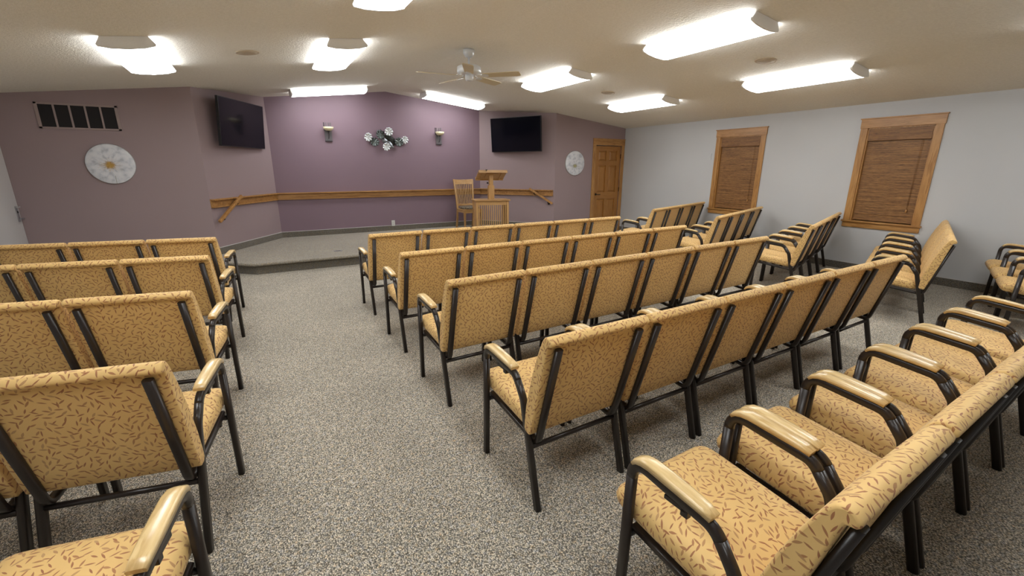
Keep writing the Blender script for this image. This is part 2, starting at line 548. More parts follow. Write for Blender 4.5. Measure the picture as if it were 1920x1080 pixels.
# right wall with two window openings
WINS = [(4.815, 5.795), (2.440, 3.384)]                # outer casing edges (y), z 0.764 .. 2.105
CW = 0.088
OZ0, OZ1 = 0.745, 2.105
mb = MB()
ys = [YB - 0.1] + sorted([w + s * CW for a, b in WINS for w, s in ((a, 1), (b, -1))]) + [YF + 0.1]
for i in range(len(ys) - 1):
    hole = any(abs(ys[i] - (a + CW)) < 1e-6 for a, b in WINS)
    if hole:
        mb.box(XR, XR + 0.14, ys[i], ys[i + 1], -0.05, OZ0)
        mb.box(XR, XR + 0.14, ys[i], ys[i + 1], OZ1, ZR + 0.03)
    else:
        mb.box(XR, XR + 0.14, ys[i], ys[i + 1], -0.05, ZR + 0.03)
struct(mb.build('wall_right', 'wall_white'), 'pale grey wall with two shaded windows', 'wall')
struct(MB().box(XL - 0.12, XL, YB - 0.1, YF + 0.1, -0.05, ZL + 0.03).build('wall_left', 'wall_white'), 'pale grey wall at the left edge', 'wall')
mb = MB().prism([(XL - 0.1, -0.05), (XR + 0.1, -0.05), (XR + 0.1, ZR + 0.02), (XM, ZM + 0.03), (XL - 0.1, ZL + 0.02)], YB - 0.12, YB, 'y')
struct(mb.build('wall_rear', 'wall_white'), 'pale grey wall behind the last row of chairs', 'wall')

def front_wall(name, xa, xb, y, mat, lab):
    xs = [xa] + ([XM] if xa < XM < xb else []) + [xb]
    poly = [(xa, -0.05), (xb, -0.05)] + [(x, ceil_z(x) + 0.03) for x in reversed(xs)]
    return struct(MB().prism(poly, y, y + 0.12, 'y').build(name, mat), lab, 'wall')
front_wall('wall_front_left', XL - 0.1, AL0[0], YF, 'mauve', 'mauve front wall left of the stage with the return grille')
DX0, DX1 = 7.079, 7.862                                # door slab
mb = MB()
for xa, xb, z0 in ((AR1[0], DX0 - 0.012, -0.05), (DX0 - 0.012, DX1 + 0.012, 2.043), (DX1 + 0.012, XR + 0.1, -0.05)):
    mb.prism([(xa, z0), (xb, z0), (xb, ceil_z(xb) + 0.03), (xa, ceil_z(xa) + 0.03)], YF, YF + 0.12, 'y')
struct(mb.build('wall_front_right', 'mauve'), 'mauve front wall right of the stage with a wooden door', 'wall')
front_wall('wall_stage', AL1[0] - 0.1, AR0[0] + 0.1, YS, 'mauve_deep', 'deep plum wall behind the stage')
def slant_wall(name, A, B, lab):
    a, b = Vector((*A, 0)), Vector((*B, 0))
    d = (b - a).normalized()
    n = Vector((d.y, -d.x, 0))                         # towards the room
    back = -n * 0.12
    vs_ = []
    for p in (a, b):
        for q in (p, p + back):
            vs_.append((q.x, q.y, -0.05))
            vs_.append((q.x, q.y, ceil_z(p.x) + 0.03))
    fs = [(0, 4, 5, 1), (2, 3, 7, 6), (0, 1, 3, 2), (4, 6, 7, 5), (1, 5, 7, 3), (0, 2, 6, 4)]
    return struct(MB().add(vs_, fs).build(name, 'mauve'), lab, 'wall'), a, d, n
_, LA, LD, LN = slant_wall('wall_slant_left', AL0, AL1, 'lighter mauve slanted wall left of the stage')
_, RA, RD, RN = slant_wall('wall_slant_right', AR0, AR1, 'lighter mauve slanted wall right of the stage')
LLEN = (Vector(AL1) - Vector(AL0)).length
RLEN = (Vector(AR1) - Vector(AR0)).length
def on_slant(side, u, off, z):
    A, d, n = (LA, LD, LN) if side == 'L' else (RA, RD, RN)
    p = A + d * u + n * off
    return Vector((p.x, p.y, z))

# stage platform with a rounded nosing
def inset_poly(poly, d):
    out = []
    n = len(poly)
    for i in range(n):
        p0, p, p1 = (Vector(poly[(i + k) % n]) for k in (-1, 0, 1))
        a, b = (p - p0).normalized(), (p1 - p).normalized()
        na, nb = Vector((-a.y, a.x)), Vector((-b.y, b.x))
        s = (na + nb)
        s = s / max(0.3, (1 + na.dot(nb)))
        out.append(tuple(p + s * d))
    return out
FY = 7.265
stage = [(-0.13, FY), (5.40, FY), (5.93, 7.72), (5.93, YF - 0.002), AR0, AL1, (-0.595, YF - 0.002), (-0.595, 7.70)]
stage = [(x, y - (0.002 if y > 9 else 0)) for x, y in stage]
body = inset_poly(stage, 0.055)
st = MB().prism(body, -0.02, ZS - 0.03, 'z').build('stage_platform', 'carpet_base')
struct(st, 'low carpeted stage platform with a chamfered front edge', 'stage')
MB().loft([[(x, y, z) for x, y in inset_poly(stage, i)] for z, i in ((ZS - 0.045, 0.012), (ZS - 0.035, 0.002), (ZS - 0.015, 0.0), (ZS - 0.004, 0.004), (ZS, 0.014))], True, True).build('stage_top', 'carpet_stage', st)

# carpet cove bases with a white cap line
def cove(name, pts, z, h, lab, t=0.012):
    root = None
    mb, cap = MB(), MB()
    for a, b in zip(pts[:-1], pts[1:]):
        a, b = Vector((*a, z)), Vector((*b, z))
        d = (b - a).normalized()
        n = Vector((d.y, -d.x, 0))
        for m_, w, z0, z1 in ((mb, t, 0, h), (cap, t + 0.003, h, h + 0.008)):
            q = [a, b, b + n * w, a + n * w]
            m_.prism([(p.x, p.y) for p in q], z + z0, z + z1, 'z')
    o = struct(mb.build(name, 'carpet_base'), lab, 'baseboard')
    cap.build('cap_strip', 'white_trim', o)
    return o
cove('baseboard_stage', [tuple(LA.xy + LD.xy * 0.02), AL1, AR0, tuple(RA.xy + RD.xy * (RLEN - 0.02))], ZS, 0.105, 'taupe carpet base around the stage walls')
cove('baseboard_right', [(XR, YF - 0.01), (XR, YB + 0.02)], 0.0, 0.105, 'dark taupe carpet base along the window wall')
cove('baseboard_front', [(AR1[0] + 0.02, YF), (6.97, YF)], 0.0, 0.105, 'dark taupe carpet base beside the wooden door')
cove('baseboard_left', [(XL + 0.03, YF), (AL0[0] - 0.02, YF)], 0.0, 0.105, 'dark taupe carpet base under the round panel')

# windows: casing, glass, night outside
def window(i, ya, yb, lab):
    root = struct(empty('window_%d' % i, (XR, (ya + yb) / 2, 0)), lab, 'window')
    def L(mb, name, mat, parent=root):
        o = mb.build(name, mat, parent)
        o.location = (0, 0, 0)
        o.data.transform(Matrix.Translation((-XR, -(ya + yb) / 2, 0)))
        return o
    t = 0.020
    L(MB().box(XR - t, XR, ya, ya + CW, 0.764, 2.105, 0.003), 'side_casing', 'oak_z')
    L(MB().box(XR - t, XR, yb - CW, yb, 0.764, 2.105, 0.003), 'side_casing', 'oak_z')
    L(MB().box(XR - t - 0.004, XR, ya - 0.008, yb + 0.008, 2.105, 2.228, 0.003), 'head_casing', 'oak_y')
    L(MB().box(XR - t - 0.016, XR, ya - 0.02, yb + 0.02, 2.228, 2.244, 0.003), 'head_cap', 'oak_y')
    L(MB().box(XR - 0.042, XR + 0.10, ya - 0.018, yb + 0.018, 0.742, 0.764, 0.004), 'sill', 'oak_y')
    L(MB().box(XR - t, XR, ya - 0.002, yb + 0.002, 0.663, 0.742, 0.003), 'apron', 'oak_y')
    a, b = ya + CW, yb - CW
    mb = MB()
    for (c, d) in ((a - 0.001, a + 0.016), (b - 0.016, b + 0.001)):
        mb.box(XR - 0.001, XR + 0.12, c, d, 0.764, 2.105)
    mb.box(XR - 0.001, XR + 0.12, a, b, 2.089, 2.106)
    L(mb, 'jamb', 'oak_z')
    mb = MB()
    zc = 1.43
    for z0, z1 in ((0.775, 0.82), (zc - 0.02, zc + 0.02), (2.045, 2.09)):
        mb.box(XR + 0.09, XR + 0.12, a + 0.016, b - 0.016, z0, z1)
    for c, d in ((a + 0.016, a + 0.055), (b - 0.055, b - 0.016)):
        mb.box(XR + 0.09, XR + 0.12, c, d, 0.775, 2.09)
    L(mb, 'sash', 'oak_z')
    for z0, z1 in ((0.82, zc - 0.02), (zc + 0.02, 2.045)):
        L(MB().box(XR + 0.103, XR + 0.107, a + 0.055, b - 0.055, z0, z1), 'pane', 'glass')
    L(MB().box(XR + 0.13, XR + 0.14, a, b, 0.76, 2.11), 'outside_screen', 'outside')
def shade(ya, yb, lab):
    a, b = ya + CW + 0.018, yb - CW - 0.018
    root = tag(empty('bamboo_shade', (XR + 0.03, (a + b) / 2, 2.088)), lab, 'window shade', 'woven bamboo shades on the window wall')
    hw = (b - a) / 2
    rnd = random.Random(int(ya * 100))
    def reeds(z0, z1, x, jit):
        mb = MB()
        z = z0
        while z > z1:
            h = rnd.choice((0.004, 0.006, 0.009, 0.013))
            dx = rnd.uniform(-jit, jit)
            mb.box(x + dx - 0.0022, x + dx + 0.0022, -hw + rnd.uniform(0, 0.003), hw - rnd.uniform(0, 0.003), z - h, z)
            z -= h + 0.0007
        return mb
    tag(reeds(-0.004, -0.150, -0.030, 0.0025).build('valance', 'reed_dark', root), kind='stuff')
    MB().box(-0.034, -0.024, -hw, hw, -0.160, -0.150, 0.002).build('valance_hem', 'reed_dark', root)
    tag(reeds(-0.14, -1.29, 0.006, 0.003).build('reed_panel', 'reed', root), kind='stuff')
    for z in (-0.46, -1.21):
        MB().box(-0.001, 0.013, -hw, hw, z - 0.008, z + 0.004, 0.002).build('fold_rib', 'reed_dark', root)
    MB().box(-0.001, 0.014, -hw, hw, -1.312, -1.285, 0.003).build('bottom_rail', 'reed_dark', root)
    MB().box(-0.022, 0.012, -hw, hw, -0.045, -0.002, 0.002).build('head_rail', 'oak_y', root)
    yc = -hw + 0.10
    cord = MB().cyl((-0.006, yc, -0.14), (-0.006, yc, -1.12), 0.0016, 6)
    cord.cyl((-0.006, yc - 0.016, -0.14), (-0.006, yc - 0.010, -1.12), 0.0016, 6)
    cd = cord.build('cord', 'reed_dark', root)
    MB().lathe([(0.003, 0.03), (0.010, 0.02), (0.012, 0.0), (0.008, -0.016), (0.003, -0.018)], 10, Matrix.Translation((-0.010, yc - 0.004, -1.14))).build('cord_pull', 'oak_z', cd)
for i, (wa, wb) in enumerate(WINS):
    window(i + 1, wa, wb, ('oak-framed window nearer the wooden door', 'larger-looking oak-framed window nearer the camera')[i])
    shade(wa, wb, ('brown woven bamboo shade in the window nearer the door', 'brown woven bamboo shade in the window nearer the camera')[i])

# wooden six-panel door in the front wall
dr = struct(empty('door_1', ((DX0 + DX1) / 2, YF, 0)), 'stained six-panel wooden door in the mauve front wall', 'door')
W2, DH = (DX1 - DX0) / 2, 2.03
yf = 0.012                                             # slab face sits just behind the wall face
mb = MB()
mb.box(-W2, W2, yf + 0.024, yf + 0.05, 0.008, DH)      # panel ground
st_w, mid = 0.105, 0.095
mb.box(-W2, -W2 + st_w, yf, yf + 0.035, 0.008, DH, 0.002)
mb.box(W2 - st_w, W2, yf, yf + 0.035, 0.008, DH, 0.002)
RAILS = [(0.008, 0.235), (0.80, 0.96), (1.59, 1.69), (1.925, DH)]
for (za, zb) in zip([r[1] for r in RAILS[:-1]], [r[0] for r in RAILS[1:]]):
    mb.box(-mid / 2, mid / 2, yf, yf + 0.035, za, zb, 0.002)
slab = mb.build('door_slab', 'door_z', dr)
mb = MB()
for z0, z1 in RAILS:
    mb.box(-W2 + st_w - 0.001, W2 - st_w + 0.001, yf, yf + 0.034, z0, z1, 0.002)
mb.build('rails', 'door_x', slab)
for z0, z1 in zip([r[1] for r in RAILS[:-1]], [r[0] for r in RAILS[1:]]):
    for xa, xb in ((-W2 + st_w, -mid / 2), (mid / 2, W2 - st_w)):
        a, b, c, d = xa + 0.012, xb - 0.012, z0 + 0.012, z1 - 0.012
        k = 0.03
        MB().loft([[(a, yf + 0.025, c), (b, yf + 0.025, c), (b, yf + 0.025, d), (a, yf + 0.025, d)],
                   [(a + k, yf + 0.006, c + k), (b - k, yf + 0.006, c + k), (b - k, yf + 0.006, d - k), (a + k, yf + 0.006, d - k)]], True, False).build('raised_panel', 'door_z', slab)
MB().box(-W2 - 0.096, -W2 - 0.006, -0.02, 0.0, 0.0, 2.045, 0.003).build('side_casing', 'oak_z', dr)
MB().box(W2 + 0.006, W2 + 0.096, -0.02, 0.0, 0.0, 2.045, 0.003).build('side_casing', 'oak_z', dr)
MB().box(-W2 - 0.098, W2 + 0.098, -0.024, 0.0, 2.045, 2.180, 0.003).build('head_casing', 'oak_x', dr)
MB().box(-W2 - 0.104, W2 + 0.104, -0.036, 0.0, 2.180, 2.196, 0.003).build('head_cap', 'oak_x', dr)
mb = MB().lathe([(0.0, 0.0), (0.028, 0.0), (0.028, 0.008), (0.012, 0.014), (0.011, 0.045)], 16, Matrix.Translation((-W2 + 0.065, yf, 0.915)) @ Matrix.Rotation(math.pi / 2, 4, 'X'))
mb.bar((-W2 + 0.055, yf - 0.045, 0.915), (-W2 + 0.175, yf - 0.045, 0.912), 0.016, 0.018, (0, 0, 1), 0.004)
mb.build('lever_handle', 'bronze', dr)
for z in (0.25, 1.02, 1.80):
    MB().box(W2 - 0.004, W2 + 0.010, -0.010, 0.006, z - 0.05, z + 0.05, 0.002).build('hinge', 'bronze', dr)

# plain white door at the left edge with a lever lock
d2 = struct(empty('door_2', (XL, 7.86, 0)), 'flat white door at the left edge with steel lever lock', 'door')
MB().box(0.0, 0.012, -0.45, 0.45, 0.01, 2.04, 0.002).build('door_slab', 'white_door', d2)
mb = MB().box(0.012, 0.020, 0.345, 0.405, 0.83, 1.03, 0.003)
lkp = mb.build('lock_plate', 'steel', d2)
MB().cyl((0.020, 0.375, 0.955), (0.026, 0.375, 0.955), 0.014, 12).build('key_cylinder', 'black', lkp)
mb = MB().cyl((0.018, 0.375, 0.87), (0.065, 0.375, 0.87), 0.010, 10)
mb.bar((0.06, 0.385, 0.87), (0.06, 0.27, 0.868), 0.014, 0.018, (0, 0, 1), 0.004)
mb.build('lever_handle', 'steel', lkp)
MB().bar((0.018, 0.375, 1.015), (0.055, 0.385, 1.02), 0.010, 0.010).build('thumb_turn', 'steel', lkp)

# oak rail board round the stage (board plus ledge cap), one run per wall
def rail_run(name, a, b, n, lab):
    a, b = Vector((*a, 0)), Vector((*b, 0))
    n = Vector((*n, 0)).normalized()
    root = struct(empty(name, ((a + b) / 2).to_tuple()), lab, 'rail trim')
    off = -(a + b) / 2
    def P(p0, p1, t0, t1, z0, z1, nm):
        q = [p0 + n * t0, p1 + n * t0, p1 + n * t1, p0 + n * t1]
        MB().prism([((p + off).x, (p + off).y) for p in q], z0, z1, 'z').build(nm, 'oak_x', root)
    P(a, b, 0.0, 0.019, 0.925, 1.030, 'rail_board')
    P(a, b, 0.0, 0.080, 1.028, 1.047, 'rail_cap')
    P(a, b, 0.0, 0.042, 0.913, 0.928, 'rail_bead')
rail_run('trim_1', tuple(LA.xy + LD.xy * 0.0), AL1, LN.xy, 'oak rail board on the slanted wall under the left television')
rail_run('trim_2', AL1, AR0, (0, -1), 'long oak rail board across the plum stage wall')
rail_run('trim_3', AR0, tuple(RA.xy + RD.xy * (RLEN - 0.03)), RN.xy, 'oak rail board on the slanted wall under the right television')

# ================================================================== CEILING THINGS
def slope_rot(x):
    s = (ZM - ZR) / (XR - XM) if x > XM else -(ZM - ZL) / (XM - XL)
    return math.atan(s)                               # rotation about Y so that local x follows the slope
def make_light():
    root = empty('ceiling_light')
    MB().box(-0.165, 0.165, -0.64, 0.64, -0.030, 0.0, 0.002).build('housing', 'white_metal', root)
    sec = [(-0.186, -0.028), (-0.208, -0.060), (-0.200, -0.076), (-0.12, -0.092), (0.0, -0.098), (0.12, -0.092), (0.200, -0.076), (0.208, -0.060), (0.186, -0.028)]
    MB().prism(sec, -0.632, 0.632, 'y').build('diffuser', 'lens', root)
    for s in (-1, 1):
        cap = [(-0.172, -0.001)] + [(x * 1.02, z * 1.03) for x, z in sec] + [(0.172, -0.001)]
        a, b = (0.632, 0.652) if s > 0 else (-0.652, -0.632)
        MB().prism(cap, a, b, 'y').build('end_cap', 'white_metal', root)
    return root
def copy_tree(o, parent=None):
    c = o.copy()
    COL.objects.link(c)
    if parent is not None:
        c.parent = parent
        c.matrix_parent_inverse = o.matrix_parent_inverse
    for ch in list(o.children):
        copy_tree(ch, c)
    return c
LIGHTS = [  # x, y, turned, label
    (-0.80, 6.03, 0, 'fluorescent wrap ceiling light above the left chairs, nearest the return grille'),
    (1.07, 6.03, 0, 'fluorescent wrap ceiling light between the round speaker and the ceiling fan'),
    (1.42, 9.10, 1, 'fluorescent wrap light over the stage above the left sconce'),
    (3.84, 9.10, 1, 'fluorescent wrap light over the stage above the right sconce'),
    (4.24, 6.03, 0, 'fluorescent wrap ceiling light just right of the ceiling fan'),
    (6.12, 6.03, 0, 'fluorescent wrap ceiling light in the far right, nearest the wooden door'),
    (1.07, 3.37, 0, 'fluorescent wrap ceiling light cut off by the top edge, left of the fan'),
    (4.24, 3.37, 0, 'largest-looking fluorescent wrap ceiling light, right of centre'),
    (6.12, 3.37, 0, 'fluorescent wrap ceiling light in front of the larger-looking window'),
    (6.12, 0.71, 0, 'fluorescent wrap ceiling light at the extreme right edge'),
    (-0.80, 3.37, 0, 'fluorescent wrap ceiling light over the near left chairs'),
    (-0.80, 0.71, 0, 'fluorescent wrap ceiling light over the rear left corner'),
    (1.07, 0.71, 0, 'fluorescent wrap ceiling light over the aisle beside the camera'),
    (4.24, 0.71, 0, 'fluorescent wrap ceiling light over the last middle row'),
]
proto = make_light()
for i, (x, y, turned, lab) in enumerate(LIGHTS):
    o = proto if i == 0 else copy_tree(proto)
    o.location = (x, y, ceil_z(x) - 0.001)
    rot = Matrix.Rotation(slope_rot(x), 4, 'Y') @ Matrix.Rotation(math.pi / 2 if turned else 0, 4, 'Z')
    o.rotation_euler = rot.to_euler()
    tag(o, lab, 'ceiling light', 'fluorescent wrap lights on the ceiling')

def ceiling_speaker(x, y, lab):
    root = tag(empty('ceiling_speaker', (x, y, ceil_z(x))), lab, 'speaker', 'round ceiling speakers')
    root.rotation_euler = (0, slope_rot(x), 0)
    MB().lathe([(0.118, 0.0), (0.118, -0.006), (0.108, -0.010), (0.098, -0.008)], 32).build('rim', 'speaker', root)
    MB().lathe([(0.10, -0.004), (0.098, -0.009), (0.05, -0.013), (0.002, -0.014)], 32).build('grille', 'speaker', root)
ceiling_speaker(0.145, 6.04, 'round beige ceiling speaker left of the fan')
ceiling_speaker(5.34, 3.37, 'round pale ceiling speaker in front of the nearer window')
ceiling_speaker(5.32, 6.02, 'small round ceiling speaker far right of the fan')

# ceiling fan on the ridge
fan = tag(empty('ceiling_fan', (2.70, 5.82, ceil_z(2.70) - 0.002)), 'white five-blade ceiling fan hanging from the ridge', 'fan')
MB().lathe([(0.060, 0.0), (0.073, -0.004), (0.074, -0.045), (0.052, -0.085), (0.026, -0.098), (0.014, -0.098)], 28).build('canopy', 'fan_white', fan)
MB().cyl((0, 0, -0.09), (0, 0, -0.20), 0.013, 14).build('downrod', 'fan_white', fan)
mot = MB().lathe([(0.02, -0.188), (0.05, -0.190), (0.135, -0.197), (0.158, -0.212), (0.160, -0.275), (0.150, -0.290), (0.110, -0.300), (0.06, -0.302)], 36).build('motor_housing', 'fan_white', fan)
MB().lathe([(0.055, -0.300), (0.056, -0.345), (0.05, -0.372), (0.035, -0.378), (0.002, -0.379)], 24).build('switch_cup', 'fan_white', mot)
for k in range(5):
    ang = math.radians(28.0 + 72 * k)
    rz = Matrix.Rotation(ang, 4, 'Z')
    pitch = Matrix.Translation((0, 0, -0.318)) @ Matrix.Rotation(math.radians(-12), 4, 'X')
    pl = [(0.20, -0.050), (0.24, -0.060), (0.65, -0.070), (0.692, -0.062), (0.70, -0.04), (0.70, 0.04), (0.692, 0.062), (0.65, 0.070), (0.24, 0.060), (0.20, 0.050)]
    bl = MB().prism(pl, -0.004, 0.003, 'z', rz @ pitch).build('blade', 'fan_blade', fan)
    mb = MB().bar((0.10, 0, -0.296), (0.17, 0, -0.312), 0.028, 0.006)
    mb.prism([(0.16, -0.012), (0.20, -0.042), (0.26, -0.030), (0.27, 0.0), (0.26, 0.030), (0.20, 0.042), (0.16, 0.012)], -0.009, -0.0045, 'z', pitch)
    br = mb.build('blade_iron', 'fan_white', bl)
    br.data.transform(rz)

# ================================================================== WALL THINGS
# return-air grille
g = tag(empty('return_air_grille', (-1.885, YF, 2.172)), 'mauve painted return-air grille with five dark openings', 'vent')
gw, gh = 0.415, 0.162
mb = MB()
mb.box(-gw, gw, -0.014, 0.0, gh - 0.024, gh, 0.002).box(-gw, gw, -0.014, 0.0, -gh, -gh + 0.024, 0.002)
mb.box(-gw, -gw + 0.032, -0.014, 0.0, -gh, gh, 0.002).box(gw - 0.032, gw, -0.014, 0.0, -gh, gh, 0.002)
mb.build('frame', 'mauve_metal', g)
MB().box(-gw + 0.02, gw - 0.02, -0.003, -0.0005, -gh + 0.02, gh - 0.02).build('filter', 'vent_dark', g)
for k in range(1, 5):
    x = -gw + 0.026 + (2 * gw - 0.052) * k / 5
    MB().box(x - 0.010, x + 0.010, -0.013, -0.002, -gh + 0.022, gh - 0.022, 0.001).build('mullion', 'mauve_metal', g)

def plaque(name_lab, x, z, c, tilt, strand_col, gold_cols, stemmed):
    root = tag(empty('round_wall_panel', (x, YF, z)), name_lab, 'wall art', 'round flower panels')
    o = MB().lathe([(0.262, 0.0), (0.268, -0.004), (0.268, -0.028)], 64, Matrix.Rotation(-math.pi / 2, 4, 'X')).build('panel_edge', 'white_plastic', root)
    f = MB().lathe([(0.2675, -0.028), (0.262, -0.031), (0.13, -0.0312), (0.001, -0.0312)], 64, Matrix.Rotation(-math.pi / 2, 4, 'X'))
    f.build('painted_flower', plaque_mat('flower_' + str(int(x)), c, tilt, strand_col, gold_cols, stemmed), root)
    return root
plaque('round white panel painted with a gold-centred flower, below the grille', -1.668, 1.567, (-0.01, -0.015), 1.6, (0.46, 0.31, 0.13), ((0.20, 0.10, 0.02), (0.50, 0.28, 0.05), (0.62, 0.42, 0.12)), True)
plaque('smaller-looking round white flower panel beside the wooden door', 6.458, 1.633, (-0.005, -0.06), 2.2, (0.25, 0.25, 0.24), ((0.10, 0.10, 0.05), (0.40, 0.36, 0.16), (0.62, 0.58, 0.40)), False)

# televisions: swivelled and tipped a little forward on wall brackets
def television(side, u, off, z0, z1, twist, lab):
    A, d, n = (LA, LD, LN) if side == 'L' else (RA, RD, RN)
    c = on_slant(side, u, off, (z0 + z1) / 2)
    root = tag(empty('television', c), lab, 'television', 'wall televisions')
    y = -n                                             # local +y goes into the wall, -y is the screen
    x = d
    bas = Matrix(((x.x, y.x, 0, 0), (x.y, y.y, 0, 0), (0, 0, 1, 0), (0, 0, 0, 1)))
    rot = bas @ Matrix.Rotation(math.radians(twist), 4, 'Z') @ Matrix.Rotation(math.radians(4.6), 4, 'X')
    root.rotation_euler = rot.to_euler()
    w, h = 0.65, (z1 - z0) / 2
    MB().box(-w, w, -0.012, 0.030, -h, h, 0.004).build('casing', 'black', root)
    MB().box(-w + 0.010, w - 0.010, -0.0135, -0.0115, -h + 0.016, h - 0.010).build('screen', 'screen', root)
    MB().box(-0.35, 0.35, 0.028, 0.055, -0.25, 0.12, 0.008).build('rear_hump', 'black', root)
    mb = MB().box(-0.18, 0.18, 0.055, 0.066, -0.16, 0.16, 0.002)
    mb.bar((0, 0.06, 0.0), (0, off + 0.0, 0.0), 0.06, 0.06)
    mb.build('wall_bracket', 'black', root)
    return root
television('L', 0.875, 0.135, 1.845, 2.575, 5.0, 'black television on the slanted wall left of the stage')
television('R', 0.990, 0.190, 1.873, 2.607, -9.5, 'black television on the slanted wall right of the stage')

# sconces
def sconce(x, lab):
    r = tag(empty('wall_sconce', (x, YS, 2.03)), lab, 'wall lamp', 'sconces on the stage wall')
    pl = MB().prism([(-0.062, 0.0), (0.062, 0.0), (0.066, 0.22), (-0.066, 0.22)], -0.020, 0.0, 'y').build('back_plate', 'pewter', r)
    MB().box(-0.066, 0.066, -0.030, 0.0, -0.004, 0.010, 0.002).build('foot_ledge', 'pewter_dark', pl)
    for k, xx in enumerate((-0.066, -0.026, 0.020, 0.060)):
        MB().box(xx - 0.008, xx + 0.008, -0.014, 0.0, 0.20, 0.352, 0.002).build('upright_bar', 'pewter_dark' if k == 0 else 'pewter', r)
    mb = MB()
    prev = None
    for k in range(9):
        t = k / 8
        p = Vector((0.0, -0.02 - 0.075 * math.sin(t * math.pi / 2), 0.05 + 0.13 * t * t))
        if prev is not None:
            mb.cyl(prev, p, 0.007, 8)
        prev = p
    mb.lathe([(0.010, 0.0), (0.034, 0.012), (0.030, 0.02)], 16, Matrix.Translation((0, -0.098, 0.172)))
    mb.build('arm', 'pewter_dark', r)
    MB().lathe([(0.020, 0.186), (0.062, 0.200), (0.090, 0.228), (0.098, 0.262), (0.092, 0.262), (0.080, 0.226), (0.02, 0.20)], 28, Matrix.Translation((0, -0.098, 0)), cap=False).build('glass_bowl', 'bowl', r)
sconce(1.44, 'pewter wall sconce with cream bowl left of the metal flowers')
sconce(3.755, 'pewter wall sconce with cream bowl right of the metal flowers')

# metal flower wall sculpture
art = tag(empty('metal_flower_sculpture', (2.57, YS, 2.105)), 'metal wall sculpture of silver and dark flower discs', 'wall art')
def zoomed(px, py):                                    # sculpture layout in its own plane (metres from its centre)
    return ((px - 805) * 0.000726, -(py - 545) * 0.000726)
def petal_disc(cx, cz, r, mat, lobes, depth, tiltx, tiltz, name):
    mb = MB()
    seg = 40
    rings = []
    for q, (fr, dz) in enumerate(((0.06, 0.35), (0.35, 0.18), (0.75, 0.55), (1.0, 1.0))):
        ring = []
        for i in range(seg):
            a = 2 * math.pi * i / seg
            rr = r * fr * (1 + (0.07 * math.cos(lobes * a) if fr > 0.5 else 0))
            ring.append((rr * math.cos(a), -0.004 - 0.02 * dz - 0.013 * math.cos(lobes * a) * fr, rr * math.sin(a)))
        rings.append(ring)
    back = [[(x, y + 0.0025, z) for x, y, z in r_] for r_ in reversed(rings)]
    mt = Matrix.Translation((cx, -depth, cz)) @ Matrix.Rotation(tiltx, 4, 'X') @ Matrix.Rotation(tiltz, 4, 'Z')
    mb.loft(rings + back, True, True, True, mt)
    o = mb.build(name, mat, art)
    s = MB().cyl((cx, -depth + 0.004, cz), (cx, -0.001, cz), 0.006, 8)
    s.build('stem', 'leaf_metal', o)
    return o
for (px, py, r, mat, dep, tx, tz) in (
        (290, 505, 0.084, 'silver_petal', 0.05, 0.15, 0.2), (890, 335, 0.084, 'silver_petal', 0.06, 0.2, -0.1),
        (785, 755, 0.080, 'silver_petal', 0.065, 0.15, 0.1), (1345, 550, 0.078, 'silver_petal', 0.04, 0.2, 0.1),
        (640, 430, 0.095, 'dark_petal', 0.04, -0.15, 0.2), (480, 640, 0.086, 'dark_petal', 0.035, -0.2, -0.2),
        (1175, 620, 0.090, 'dark_petal', 0.055, -0.1, -0.2)):
    cx, cz = zoomed(px, py)
    petal_disc(cx, cz, r, mat, 9, dep, tx, tz, 'silver_disc' if mat == 'silver_petal' else 'dark_disc')
for pts, mat, dep in ((((770, 480), (830, 410), (960, 430), (1060, 520), (1080, 650), (1030, 730), (960, 640), (850, 570)), 'leaf_metal', 0.022),
                      (((860, 600), (910, 600), (985, 690), (1030, 790), (950, 795), (890, 800), (870, 700)), 'grey_leaf', 0.034),
                      (((690, 570), (760, 520), (850, 570), (860, 620), (790, 650), (710, 630)), 'grey_leaf', 0.03)):
    poly = [zoomed(*p) for p in pts]
    c = [sum(p[i] for p in poly) / len(poly) for i in (0, 1)]
    mb = MB()
    outer = [(x, -dep, z) for x, z in poly]
    inner = [(c[0] + (x - c[0]) * 0.35, -dep - 0.012, c[1] + (z - c[1]) * 0.35) for x, z in poly]
    bk = [(x, -dep + 0.004, z) for x, z in poly]
    mb.loft([inner, outer, bk], True, False)
    lf = mb.build('metal_leaf', mat, art)
    MB().cyl((c[0], -dep + 0.002, c[1]), (c[0], -0.001, c[1]), 0.006, 8).build('stem', 'leaf_metal', lf)

# outlet low on the stage wall, switch on the window wall, floor box on the stage
ol = tag(empty('wall_outlet', (2.607, YS, 0.335)), 'white wall outlet low on the plum stage wall', 'outlet')
MB().box(-0.037, 0.037, -0.022, -0.0135, -0.062, 0.062, 0.003).build('cover_plate', 'white_plastic', ol)
for z in (-0.022, 0.022):
    MB().box(-0.017, 0.017, -0.025, -0.0215, z - 0.014, z + 0.014, 0.002).build('socket', 'white_trim', ol)
sw = tag(empty('wall_plate', (XR, 5.91, 1.75)), 'small pale wall plate left of the window nearer the door', 'wall plate')
MB().box(-0.008, 0.0, -0.036, 0.036, -0.06, 0.06, 0.003).build('cover_plate', 'wall_white', sw)
MB().box(-0.012, -0.007, -0.008, 0.008, -0.016, 0.016, 0.002).build('toggle', 'wall_white', sw)
fb = tag(empty('floor_box', (1.105, 7.74, ZS)), 'small steel floor outlet box set in the stage carpet', 'floor outlet')
MB().box(-0.06, 0.06, -0.045, 0.045, -0.002, 0.006, 0.002).build('cover_plate', 'steel', fb)
MB().box(-0.035, 0.035, -0.022, 0.022, 0.005, 0.008, 0.001).build('lid', 'pewter', fb)

